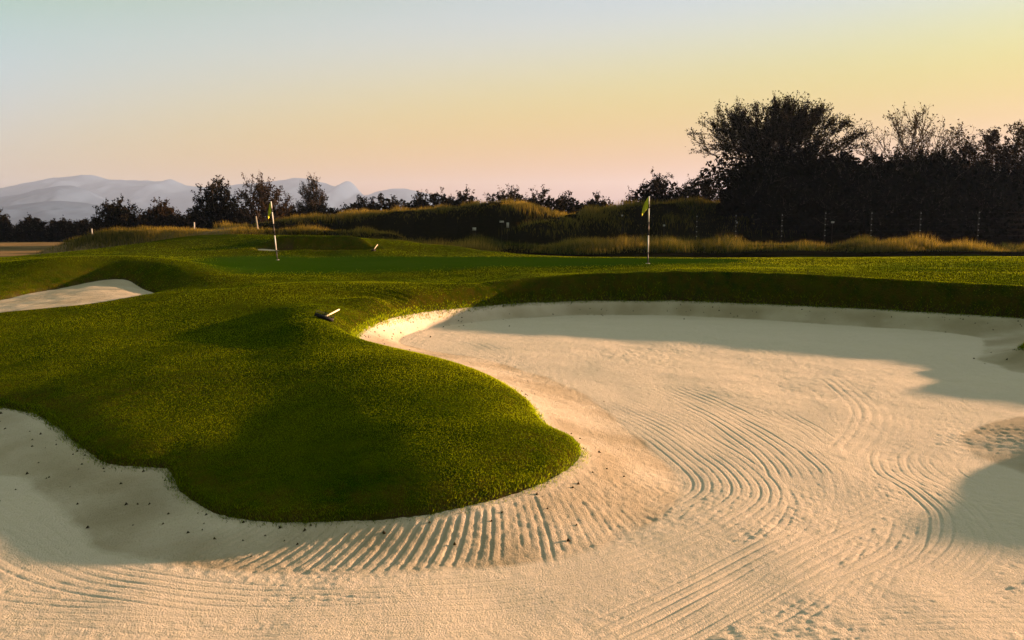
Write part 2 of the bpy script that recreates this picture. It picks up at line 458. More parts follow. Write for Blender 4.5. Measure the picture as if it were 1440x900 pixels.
crest_back = [(500,421,17.9),(560,409,19.3),(640,398.5,20.9),(700,394,21.5),(740,391,21.8),(780,389,22.0),(815,387.5,22.1),(850,386.5,22.15),(900,385.3,22.1),(950,384.5,21.95),(1000,384.3,21.75),(1050,384.5,21.5),(1100,386,21.15),(1150,388,20.75),(1200,390.5,20.35),(1250,393,19.95),(1300,396,19.5),(1350,398.5,19.05),(1400,401.5,18.55),(1440,404,18.15),(1500,409,17.6),(1550,414,17.1)]
G_px = crest_back + [
    # tongue of turf between camera and green
    (200,584,8.35),(150,568,8.85),(110,558,9.3),(60,549,9.9),(0,541,10.4),(-60,536,10.8),
    (480,432,16.4),(540,428,17.3),
    (0,515,11.6),(0,480,12.9),(100,480,12.8),(200,470,13.5),(300,450,14.6),(400,430,15.9),(400,400,19.0),(400,383,24.0),
    (300,420,16.9),(200,432,16.2),(120,442,15.6),(0,456,14.6),(260,410,19),(330,405,19.5),
    # bank and crest behind the left bunker
    (-60,392,20.5),(0,386,21.3),(40,379,21.7),(90,373,22.3),(120,371,22.7),(150,370,23.0),(175,370.3,23.05),(200,371.5,23.0),(220,374.5,22.8),(240,379,22.4),(270,387,21.9),(296,394,21.3),(262,405,20.6),
    (60,366,25.5),(150,364.5,26.5),(250,366,27),(300,374,25.5),(330,384,23),
    # green
    (390,366,30.3),(911,370.5,26.7),(700,376,26),(550,372,27.5),(1000,376,25.2),(1100,376,25),(1000,371,28),(1150,372,27.5),(1160,366,30),(1180,364,31),(1300,377,24),(1300,367,28),(1440,384,22.5),(1440,368,27),(800,384,24.6),(640,390,23.6),(520,396,22),
    (450,360,34.0),(600,359.5,34.5),(740,359.5,35),(900,362,35),(1050,362.5,35),(1200,362,34),(1320,361,33),(1440,361,33),(1560,362,33),(330,358.5,33.5),(240,358,33),(150,360,31),(60,365,29),(0,367,29),(-80,368,29),
    # the far mound and the bank above the thin bunker
    (190,344.5,39),(240,335.5,41),(270,331.5,42),(300,330,42.5),(340,329.5,42.5),(400,331,42),(450,333,41.8),(500,335,41.3),(560,338,41),(640,346,39),(700,354,37.8),
    (395,341,37.5),(410,337.5,37.6),(440,335.8,37.7),(480,335.8,37.7),(510,337.5,37.6),(410,334,39.0),(460,333,39.2),(510,336,38.8),(525,345,37.8),(350,341,38.6),(330,349,36.6),(360,347,37.4),(300,347,37.5),(560,348,37.4),(600,352,37),(640,354.5,37),(560,355,35.6),(250,351,36)]
G_w = [(-.45,7.5,.455),(-.8,8.2,.525),(-1.2,9.0,.565),(-1.7,9.8,.61),(-2.2,10.7,.655),(-2.7,11.7,.70),(-3.0,13.0,.735),(-3.3,14.2,.765),(-3.4,15.5,.785),(.05,7.4,.355),(.05,8.0,.39),(-.15,8.7,.43),(-.5,9.6,.47),(-1.15,10.6,.54),(-1.75,11.5,.60),
    (-.35,6.85,.37),(-1.0,6.8,.40),(-1.7,6.8,.395),(-2.3,6.95,.365),(-2.9,7.35,.31),(-1.1,7.5,.465),(-1.9,7.5,.44),(-2.6,7.6,.40),(-3.2,7.95,.335),(-1.8,8.3,.485),(-2.6,8.3,.435),(-3.3,8.4,.39),(-2.2,9.2,.53),(-3.0,9.2,.485),(-3.8,9.0,.42),
    (-2.8,10.2,.575),(-3.6,10.2,.525),(-4.5,10.0,.46),(-5.3,10.3,.43),(-3.3,11.3,.62),(-4.3,11.3,.57),(-5.6,11.4,.51),(-3.6,12.4,.665),(-4.6,12.4,.62),(-4.2,13.6,.70),(-4.5,15.0,.74),
    (9.0,8.5,.80),(9.9,9.1,.97),(8.2,8.4,.68),(9.3,7.2,.52),(11,9.4,.85),(11.7,13.9,.90),(10.4,13.9,.55),(12.6,13.5,1.0),(14.5,11.4,.6),(12.6,10.2,.6),(14,12,.9),(14.2,14.6,1.05),(13.8,16,1.0),(13.6,17.2,.95),(18,14,1.0),(18,9,.85),(18,20,1.1),
    (10,5,.5),(9.2,3,.55),(6,1.3,.8),(3,.8,.78),(0,.6,.76),(-3,.8,.78),(-7,1.6,.8),(-10,4,.8),(-10.5,7,.75),(-9.5,9.5,.62),(-12,12,.8),(-15,17,.8),(-18,23,1.0),(-22,30,.9),(-12,0,.85),(12,0,.95),(0,-4,.85),(-12,-5,.85),(12,-5,.95),(24,0,1),(24,12,1),(24,26,1.05),(-24,8,.9),(-24,0,.9),
    (-30,40,.4),(-26,36,.7),(-30,55,.05),(-16,55,.35),(-22,48,.4),(-8,56,.7),(2,56,.8),(12,58,.9),(24,58,.9),(36,56,.9),(-40,30,.6),(-45,60,0),(45,40,.9),(40,28,1.0),
    (-8,45.5,.75),(-2,45.5,.62),(4,45.5,.55),(12,45.5,.55),(20,45,.55),(28,44,.6),(0,40.5,.62),(8,40.5,.6),(18,40,.6),(28,39,.65),
    (-6,49,1.05),(0,49,1.15),(8,49,1.2),(16,49,1.2),(24,48.5,1.15),(33,48,1.1),(-16,49,.9)]
G_w = [(x, y, z - (min(.085, .05 * max(0, -1.1 - x)) if -5 < x and 7.3 < y < 12.7 else 0)) for x, y, z in G_w]     # the tongue leans to the left
crest_left = [on_d(*p) for p in ((200,584,8.35),(150,568,8.85),(110,558,9.3),(60,549,9.9),(0,541,10.4),(-60,536,10.8))]
ROLL = 0.35
G_pts = [on_d(*p) for p in G_px] + G_w
for x, y, D in crest_back[2:]: G_pts += [on_d(x, y + .2, D + .35), on_d(x, y - 1.9, D + 1.0)]
for bk in (main, left, far): G_pts += list(map(tuple, bk.o))
G_far = RBF(G_pts, 0.42)
G_near = RBF([p for p in G_pts if p[1] < 24 and (p not in G_w or p[0] > 1 or p[0] < -5.8 or p[1] > 12) and p not in crest_left], 0.85)
def G(x, y):
    w = sstep(14.5, 17.5, y); out = np.empty(len(x)); n, m = w < 1, w > 0
    out[m] = G_far(x[m], y[m]) * w[m]; out[~m] = 0
    zn = G_near(x[n], y[n])
    t = (x[n] < 1.6) & (y[n] > 5) & (y[n] < 15) & (x[n] > -9)
    roll = np.zeros(len(zn)); right_edge = np.interp(y[n][t], (7.0, 8.3, 9.8, 11.5, 12.25, 13.0, 13.9), (.5, .42, .13, -.7, -1.3, -2.0, -2.7))
    lean = 0.17 * sstep(0.8, 3.4, right_edge - x[n][t])
    roll[t] = (ROLL - lean) * (1 - np.exp(-np.maximum(main.phi(x[n][t], y[n][t])[0], 0) / 0.6))
    out[n] += (zn + roll * (1 - sstep(10.0, 13.2, y[n])) * sstep(-8.5, -6.5, x[n])) * (1 - w[n])
    return out

# far dunes: crest lines (pixel, pixel, distance) and their half width
RIDGES = [(catmull([on_d(*p) for p in ((330,318,74),(420,308,76),(500,302,78),(560,297,78),(640,292,78),(695,284,78),(740,287,77),(780,300,76),(820,313,76))], 4, False), 5.5),
          (catmull([on_d(*p) for p in ((770,312,68),(820,298,69),(870,291,70),(930,286,70),(1000,285,70),(1040,292,69),(1090,299,68),(1160,306,68),(1300,308,68),(1480,308,68))], 4, False), 4.5),
          (catmull([on_d(*p) for p in ((120,336,60),(150,330,60),(200,328,60),(260,325,60),(320,323,60),(400,323,61),(480,324,61),(540,328,60))], 4, False), 2.6)]
def land(x, y):
    x = np.asarray(x, float).ravel(); y = np.asarray(y, float).ravel()
    far_base = 0.55 * sstep(-30, 5, x) + 0.12 * fbm(x / 14, y / 14, 5)
    w = sstep(48, 62, np.hypot(x * 0.7, y) + np.maximum(np.abs(x) - 26, 0) * 0.5)
    z = np.where(w < 1, G(np.clip(x, -60, 60), np.clip(y, -12, 64)), 0) * (1 - w) + far_base * w
    z = z + 0.012 * fbm(x / 1.1, y / 1.1, 3) * sstep(2, 5, y)
    for line, sig in RIDGES:
        k = np.nonzero((x > line[:, 0].min() - 30) & (x < line[:, 0].max() + 30) & (y > line[:, 1].min() - 30) & (y < line[:, 1].max() + 30))[0]
        if not len(k): continue
        d2 = (x[k][:, None] - line[None, :, 0]) ** 2 + (y[k][:, None] - line[None, :, 1]) ** 2
        j = d2.argmin(1); d = np.sqrt(d2[np.arange(len(k)), j])
        h = line[j, 2] - z[k]
        z[k] += np.maximum(h, 0) * np.exp(-(d / sig) ** 2)
    r = np.hypot(x, y)
    z = z + sstep(150, 700, r) * (-1.5 + 2.0 * fbm(x / 180, y / 180, 9))
    return z

LIP = 0.055
def turf_height(x, y, want_phi=False):
    z = land(x, y)
    best = np.full(len(z), 9.0)
    for bk in (main, left, far):
        ph, al = bk.phi(x, y)
        ph = ph + 0.035 * vnoise(np.ravel(x) * 2.3, np.ravel(y) * 2.3, 31) + 0.014 * vnoise(np.ravel(x) * 9, np.ravel(y) * 9, 32)
        k = np.nonzero((ph > 0.0) & (ph < 3.0) & (bk.oy > 0.25) & (np.ravel(y) > 16.5) & (bk is not left))[0]
        if len(k):                                                # the face stands almost upright, its crest pulled out towards the sand
            p = ph[k]; m = 0.48 * sstep(0.0, 0.20, p) * (1 - sstep(0.5, 3.0, p)) * sstep(0.25, 0.6, bk.oy[k])
            z[k] = land(np.ravel(x)[k] + bk.ox[k] * m, np.ravel(y)[k] + bk.oy[k] * m)
        k = np.nonzero(ph < 1.2)[0]
        if len(k):
            p = ph[k]; s = np.zeros(len(k)); ins = p < 0.05
            if ins.any(): s[ins] = bk.S(np.ravel(x)[k][ins], np.ravel(y)[k][ins])
            zz = np.where(p >= 0.05, z[k], np.where(p <= 0, s, s + (z[k] - s) * np.clip(p / 0.05, 0, 1)))
            z[k] = zz + np.clip(2.0 * p, -0.35, LIP) * np.where(p > 0, 1 - sstep(0.05, 1.15, p), 1)
        best = np.minimum(best, ph)
    return (z, best) if want_phi else z

def spaced(a, b, f):
    out = [a]
    while out[-1] < b: out.append(out[-1] + f(out[-1]))
    return np.array(out)
gy = spaced(-14, 9000, lambda y: 0.5 if y < 1.5 else (0.045 if y < 7 else (0.045 if y < 24 else 0.0065 * y if y < 46 else (0.012 * y if y < 110 else 0.09 * y))))
gx_r = spaced(0, 9000, lambda x: 0.05 if x < 9.5 else (0.05 + (x - 9.5) * 0.03 if x < 40 else 0.09 * x - 2.6))
gx_l = spaced(0, 9000, lambda x: 0.05 if x < 8 else (0.05 + (x - 8) * 0.03 if x < 40 else 0.09 * x - 2.6))
gx = np.concatenate([-gx_l[::-1][:-1], gx_r])
GX, GY = np.meshgrid(gx, gy)
tz, tphi = turf_height(GX, GY, True)
TZ = tz.reshape(GX.shape)

def height(x, y):
    """turf height by interpolation on the sheet"""
    x = np.atleast_1d(np.asarray(x, float)); y = np.atleast_1d(np.asarray(y, float))
    i = np.clip(np.searchsorted(gx, x) - 1, 0, len(gx) - 2); j = np.clip(np.searchsorted(gy, y) - 1, 0, len(gy) - 2)
    u = (x - gx[i]) / (gx[i + 1] - gx[i]); v = (y - gy[j]) / (gy[j + 1] - gy[j])
    return (TZ[j, i] * (1 - u) + TZ[j, i + 1] * u) * (1 - v) + (TZ[j + 1, i] * (1 - u) + TZ[j + 1, i + 1] * u) * v

def ground_hit(px, py, d0=4.0, d1=140.0):
    a, b, c = ray(px, py); D = np.geomspace(d0, d1, 3000); t = D / b
    h = height(a * t, D); z = CAM_Z + c * t
    k = np.nonzero(z <= h)[0]
    k = k[0] if len(k) else len(D) - 1
    return (a * t[k], D[k], float(h[k]))

def poly_mask(x, y, poly):
    ins = np.zeros(len(x), bool); P = np.array(poly)
    for i in range(len(P)):
        x0, y0 = P[i - 1][:2]; x1, y1 = P[i][:2]
        ins ^= ((y0 > y) != (y1 > y)) & (x < (x1 - x0) * (y - y0) / (y1 - y0 + 1e-12) + x0)
    return ins

fx, fy = GX.ravel(), GY.ravel()
green_poly = catmull([ground_hit(*p)[:2] for p in ((285,372),(320,383),(400,385),(500,384),(620,380.5),(760,377),(911,373.5),(1010,371),(1060,367),(1020,364),(860,362.5),(700,360.5),(520,360),(400,359.5),(310,361),(275,366))], 4)
near_green = np.nonzero((fx > green_poly[:, 0].min() - 2) & (fx < green_poly[:, 0].max() + 2) & (fy > green_poly[:, 1].min() - 2) & (fy < green_poly[:, 1].max() + 2))[0]
a_green = np.zeros(len(fx)); qx, qy = fx[near_green], fy[near_green]
for ja in range(8):
    jr = 0.25 + 0.65 * (ja % 2)
    a_green[near_green] += poly_mask(qx + jr * math.cos(ja * .785) + 0.3 * vnoise(qx, qy, 41), qy + jr * math.sin(ja * .785) + 0.3 * vnoise(qx, qy, 42), green_poly) / 8.0
a_dry = sstep(42, 46, fy + 2.0 * vnoise(fx / 3, fy / 3, 12) + np.minimum((fx + 30) * -0.3, 4)) * (1 - sstep(-22, -16, fx + 0.0 * fy - np.maximum(fy - 60, 0) * -0.02)) * (1 - sstep(105, 125, fy))
a_dry = np.where((fx < -14) & (fx / np.maximum(fy, 1) < -0.34), np.maximum(a_dry, 0), 0)
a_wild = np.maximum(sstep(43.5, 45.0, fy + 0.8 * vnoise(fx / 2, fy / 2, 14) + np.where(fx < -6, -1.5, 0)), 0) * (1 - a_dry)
a_worn = np.exp(-(np.maximum(tphi, 0) / 0.45) ** 2) * 0.55 + 0.55 * np.exp(-((fx + 4.6) / 1.6) ** 2 - ((fy - 9.6) / 0.9) ** 2) + 0.35 * np.exp(-((fx + 8) / 1.5) ** 2 - ((fy - 21) / 1.2) ** 2) + .12
ny, nx = GX.shape
ii = (np.arange(ny - 1)[:, None] * nx + np.arange(nx - 1)[None, :]).ravel()
quads = np.stack([ii, ii + 1, ii + nx + 1, ii + nx], 1)
deep = (tphi.reshape(ny, nx) < -0.4)
deep = (deep[:-1, :-1] & deep[1:, 1:] & deep[1:, :-1] & deep[:-1, 1:]).ravel()
tag(mesh_obj('ground', np.stack([fx, fy, tz], 1), [quads[~deep]], M['turf'], None, True, dict(green=a_green, dry=a_dry, wild=a_wild, worn=a_worn, soil=1 - sstep(-.005, .022, tphi))), kind='structure')

# ------------------------------------------------------------------ raked sand
def groove_stroke(x, y, disp, px, width, period, depth, z=0.02, end=0.25, seed=0):
    """a rake drawn along a line across the floor: parallel grooves that fade at both ends"""
    L = catmull([on_z(a, b, z)[:2] for a, b in px], 10, False)
    lo = L.min(0) - width; hi = L.max(0) + width
    k = np.nonzero((x > lo[0]) & (x < hi[0]) & (y > lo[1]) & (y < hi[1]))[0]
    if not len(k): return
    seg = L[1:] - L[:-1]; ln = np.hypot(seg[:, 0], seg[:, 1]); cum = np.concatenate([[0], np.cumsum(ln)[:-1]]); tot = ln.sum()
    for i in range(0, len(k), 30000):
        kk = k[i:i + 30000]; X = x[kk][:, None]; Y = y[kk][:, None]
        t = np.clip(((X - L[None, :-1, 0]) * seg[None, :, 0] + (Y - L[None, :-1, 1]) * seg[None, :, 1]) / np.maximum(ln ** 2, 1e-9), 0, 1)
        ex = X - L[None, :-1, 0] - t * seg[None, :, 0]; ey = Y - L[None, :-1, 1] - t * seg[None, :, 1]
        d2 = ex ** 2 + ey ** 2; j = d2.argmin(1); r = np.arange(len(kk))
        side = np.sign(seg[j, 0] * ey[r, j] - seg[j, 1] * ex[r, j]); d = np.sqrt(d2[r, j]) * side
        s = cum[j] + t[r, j] * ln[j]
        m = (1 - sstep(width * 0.40, width * 0.5, np.abs(d))) * sstep(0, end, s) * (1 - sstep(tot - end, tot, s))
        m = m * np.clip(0.75 + 1.3 * vnoise(np.round(d / period) * 3.7 + seed, s * 1.2, 60 + seed), 0.05, 1.3)
        dd = d + 0.012 * vnoise(s * 2.5, d * 3, 61 + seed)
        fr = dd / period - np.floor(dd / period) - 0.5
        prof = -1.15 * np.exp(-(fr / .13) ** 2) + 0.45 * np.exp(-((np.abs(fr) - .27) / .12) ** 2)
        disp[kk] = disp[kk] * (1 - 0.7 * m.clip(0, 1)) + 0.44 * depth * m * prof

STROKES = [  # pixels on the floor, width, groove spacing, depth
    ([(470,880),(700,858),(920,815),(1080,760)], 1.5, .085, .0035), ([(1180,890),(1320,840),(1460,780)], 1.4, .085, .0035),
    ([(720,505),(860,540),(980,590),(1060,640)], 1.3, .10, .004), ([(760,500),(900,535),(1040,580),(1130,620)], 1.1, .12, .004),
    ([(845,560),(910,590),(970,625),(1020,662),(1034,690),(1005,715),(940,742),(840,772),(740,792)], 1.0, .085, .0075),
    ([(930,540),(1000,572),(1070,612),(1118,648),(1138,676)], .95, .10, .0085),
    ([(1085,572),(1135,600),(1170,625)], .5, .10, .005),
    ([(1168,530),(1202,556),(1219,580),(1210,605),(1188,634)], .48, .115, .013),
    ([(1216,556),(1246,576),(1247,602),(1225,634)], .45, .10, .006),
    ([(1262,570),(1285,585),(1285,605),(1270,620)], .5, .10, .004),
    ([(1325,556),(1352,576),(1356,590),(1340,606)], .42, .10, .007),
    ([(1290,618),(1258,634),(1262,662),(1310,692),(1346,725),(1344,765),(1310,795),(1240,820)], .62, .085, .0095),
    ([(1330,620),(1300,640),(1318,665),(1370,690)], .35, .10, .005),
    ([(1380,730),(1400,765),(1370,800),(1310,830)], .5, .09, .005),
    ([(1172,660),(1182,690),(1178,720)], .35, .1, .003),
    ([(850,905),(960,855),(1060,804),(1160,755),(1280,703)], .66, .082, .011),
    ([(1000,860),(1100,800),(1180,755)], .35, .082, .006),
    ([(1120,836),(1215,800),(1268,768),(1283,728)], .34, .085, .012),
    ([(-20,815),(120,832),(260,843),(400,846),(560,840),(760,822),(880,800)], .55, .075, .0075),
    ([(-60,722),(20,770),(110,806),(240,830),(380,842)], .55, .08, .008),
    ([(-40,690),(30,735),(90,782),(170,812)], .45, .085, .004),
    ([(-20,870),(200,880),(420,876),(640,862)], .5, .085, .004),
    ([(1386,630),(1366,650),(1380,668),(1450,690)], .4, .09, .006),
    ([(1196,490),(1222,500)], .5, .13, .012), ([(600,482),(650,478),(690,492)], .7, .16, .010), ([(600,492),(640,496),(690,500)], .6, .14, .008),
    ([(1040,478),(1200,505),(1340,545),(1440,572)], .5, .15, .004), ([(660,470),(800,462),(950,462)], .6, .16, .004)]

toe_poly = toe_line.o[:, :2]
def sand_mesh(bk, x0, x1, dx, ys, detail):
    xs = np.arange(x0, x1, dx) if not detail else np.concatenate([np.arange(x0, -4.6, .024), np.arange(-4.6, 4.4, .0115), np.arange(4.4, x1, .024)])
    X, Y = np.meshgrid(xs, ys); x = X.ravel(); y = Y.ravel()
    ph, al = bk.phi(x, y)
    z = bk.S(x, y)
    damp_shade = np.zeros(len(x))
    z = z - 0.9 * np.maximum(ph - 0.05, 0)
    if not detail:
        damp_shade = np.clip(.62 + .5 * fbm(x * 1.2, y * 1.2, 97, 4), 0, 1)  # shade painted into the sand colour of the left and far bunkers
        z = z + .02 * fbm(x * 2.5, y * 2.5, 98, 3)
    if detail:
        cw = -ph + .35 * fbm(x / 2.5, y / 2.5, 91, 2) + .012 * vnoise(x * 3, y * 3, 92)
        fr = cw / .072 - np.floor(cw / .072) - .5
        cm = np.clip(.35 + 1.9 * fbm(x / 1.6, y / 1.6, 93, 3), 0, 1) * np.clip(.6 + 1.4 * vnoise(np.floor(cw / .072) * 2.3, al * 1.1, 94), 0, 1.2) * sstep(.75, 1.0, -ph) * (1 - sstep(11, 16, y))
        disp = 0.0042 * cm * (-1.1 * np.exp(-(fr / .16) ** 2) + .4 * np.exp(-((np.abs(fr) - .3) / .13) ** 2))
        disp = disp + 0.006 * fbm(x * 3, y * 3, 71, 3) + 0.0055 * fbm(x * 14, y * 14, 72, 3) * np.clip(0.9 + 1.6 * vnoise(x * .8, y * .8, 77), 0.15, 2)
        disp = disp + 0.0035 * vnoise(x * 33, y * 33, 95) * (1 - sstep(8, 13, y)) * np.clip(.8 + 1.8 * vnoise(x * .6, y * .6, 96), .1, 1.8)
        z = z + 0.035 * fbm(x / 2.2, y / 2.2, 73, 2) * sstep(-0.2, -1.6, ph) + 0.02 * fbm(x / 0.8, y / 0.8, 74, 2) * sstep(-0.2, -1.2, ph)
        for q, (pp, w, per, dep) in enumerate(STROKES):
            groove_stroke(x, y, disp, pp, w, per, dep, seed=q)
        # short rake pulls from the turf edge down the face of the tongue
        near = (y < 9.3) & (x > -4.6) & (x < 1.3)
        sl = 1.75 * np.arctan2(y - 8.6, x + 1.1) + 0.25 * (-ph) + 0.02 * vnoise(al * 1.2, ph * 1.5, 75)
        fw = np.where(x > 0.2, .95, .72)
        mk = sstep(0.04, 0.12, -ph) * (1 - sstep(fw * .75, fw, -ph)) * near * np.clip(0.75 + 1.4 * vnoise(al * .8, ph * .8, 76), 0.15, 1.2)
        amp = 0.0023 * np.exp(-((x + 0.75) / 1.5) ** 2) + 0.004
        fr = sl / .050 - np.floor(sl / .050) - .5
        disp = disp * (1 - 0.3 * mk) + amp * mk * (-1.1 * np.exp(-(fr / .17) ** 2) + .4 * np.exp(-((np.abs(fr) - .33) / .13) ** 2)) * np.clip(.8 + 1.1 * vnoise(np.floor(sl / .050) * 1.7, ph * .6, 87), .15, 1.4)
        z = z + disp
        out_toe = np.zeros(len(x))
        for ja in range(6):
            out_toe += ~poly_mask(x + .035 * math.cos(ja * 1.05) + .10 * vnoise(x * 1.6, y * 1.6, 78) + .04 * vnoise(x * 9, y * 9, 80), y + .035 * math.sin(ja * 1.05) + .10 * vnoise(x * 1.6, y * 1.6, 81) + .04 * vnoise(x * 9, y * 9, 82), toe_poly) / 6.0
        damp_shade = out_toe * np.clip(0.72 + 0.8 * fbm(x * 1.5, y * 1.5, 79, 3) - .5 * np.exp(-(np.minimum(ph, 0) / .16) ** 2), 0, 1)
        z = z + out_toe * 0.0045 * fbm(x * 19, y * 19, 88, 3)
    ny, nx = X.shape
    ii = (np.arange(ny - 1)[:, None] * nx + np.arange(nx - 1)[None, :]).ravel()
    q = np.stack([ii, ii + 1, ii + nx + 1, ii + nx], 1)
    keep = (ph.reshape(ny, nx) < 0.12)
    keep = (keep[:-1, :-1] | keep[1:, 1:]).ravel()
    q = q[keep]
    used = np.unique(q); remap = np.full(len(x), -1); remap[used] = np.arange(len(used))
    o = mesh_obj('bunker_sand', np.stack([x, y, z], 1)[used], [remap[q]], M['sand'], None, True, dict(damp_shade=damp_shade[used]))
    return tag(o, kind='structure')

sand_mesh(main, -8.4, 13.4, 0.016, spaced(2.0, 23.0, lambda y: min(0.05, max(0.011, y * y / 2300.0))), True)
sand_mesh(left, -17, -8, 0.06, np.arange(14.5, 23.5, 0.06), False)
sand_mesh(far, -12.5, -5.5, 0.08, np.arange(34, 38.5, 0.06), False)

# ------------------------------------------------------------------ mountains and the air in front of them
def mountain(line, D, depth, seed):
    pts = catmull([on_d(px, py, D) for px, py in line], 14, False)
    n = len(pts); m = 61
    u = np.linspace(-1, 1, m)
    X = np.repeat(pts[:, 0][:, None], m, 1); Y = D + u[None, :] * depth + 0 * X
    prof = (1 - np.abs(u) ** 1.25)[None, :]
    H = np.maximum(pts[:, 2], 0)[:, None]
    rdg = 1 - 2 * np.abs(fbm(X / (depth * .30) + .4 * prof, Y / (depth * .55), seed, 5))
    Z = H * prof + H * (0.30 * (rdg - .55) * (1 - prof) ** .7 + .05 * fbm(X / (depth * .12), Y / (depth * .12), seed + 5, 4)) * (prof > 0)
    Z = np.where(np.abs(u)[None, :] > 0.99, -20, Z)
    ii = (np.arange(n - 1)[:, None] * m + np.arange(m - 1)[None, :]).ravel()
    q = np.stack([ii, ii + 1, ii + m + 1, ii + m], 1)
    tag(mesh_obj('mountain', np.stack([X.ravel(), Y.ravel(), Z.ravel()], 1), [q], M['rock'], None, True), kind='structure')
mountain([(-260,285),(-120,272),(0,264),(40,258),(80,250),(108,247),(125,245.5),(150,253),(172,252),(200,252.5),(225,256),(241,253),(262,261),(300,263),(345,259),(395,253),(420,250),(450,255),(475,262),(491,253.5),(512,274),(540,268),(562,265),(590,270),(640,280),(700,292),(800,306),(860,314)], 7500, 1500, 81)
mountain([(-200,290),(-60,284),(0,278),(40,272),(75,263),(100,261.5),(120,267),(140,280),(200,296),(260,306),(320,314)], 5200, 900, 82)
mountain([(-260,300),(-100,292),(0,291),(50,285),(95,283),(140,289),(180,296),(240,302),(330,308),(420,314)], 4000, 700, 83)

# ------------------------------------------------------------------ trees
def bez(a, b, c, n):
    t = np.linspace(0, 1, n)[:, None]
    return (1 - t) ** 2 * a + 2 * t * (1 - t) * b + t * t * c

def tubes(polys, k=4):
    V = []; F = []; base = 0
    ang = np.arange(k) * 2 * np.pi / k
    for P, r in polys:
        n = len(P)
        d = np.gradient(P, axis=0); d /= np.linalg.norm(d, axis=1, keepdims=True) + 1e-9
        ref = np.array([1.0, .3, .1]) if abs(d[0, 0]) < .8 else np.array([0, 1.0, .2])
        a = np.cross(d, ref); a /= np.linalg.norm(a, axis=1, keepdims=True) + 1e-9
        b = np.cross(d, a)
        ring = P[:, None, :] + (a[:, None, :] * np.cos(ang)[None, :, None] + b[:, None, :] * np.sin(ang)[None, :, None]) * r[:, None, None]
        V.append(ring.reshape(-1, 3))
        i = (np.arange(n - 1)[:, None] * k + np.arange(k)[None, :]); j = (np.arange(n - 1)[:, None] * k + (np.arange(k)[None, :] + 1) % k)
        F.append(base + np.stack([i, j, j + k, i + k], -1).reshape(-1, 4)); base += n * k
    return np.concatenate(V), np.concatenate(F)

def leaf_quads(P, size, g):
    n = len(P)
    a = g.normal(size=(n, 3)); a /= np.linalg.norm(a, axis=1, keepdims=True)
    b = g.normal(size=(n, 3)); b -= a * (a * b).sum(1, keepdims=True); b /= np.linalg.norm(b, axis=1, keepdims=True)
    s = size * g.uniform(.6, 1.35, (n, 1))
    V = np.stack([P - a * s, P + b * s * .45, P + a * s, P - b * s * .45], 1).reshape(-1, 3)
    F = np.arange(n * 4).reshape(n, 4)
    return V, F

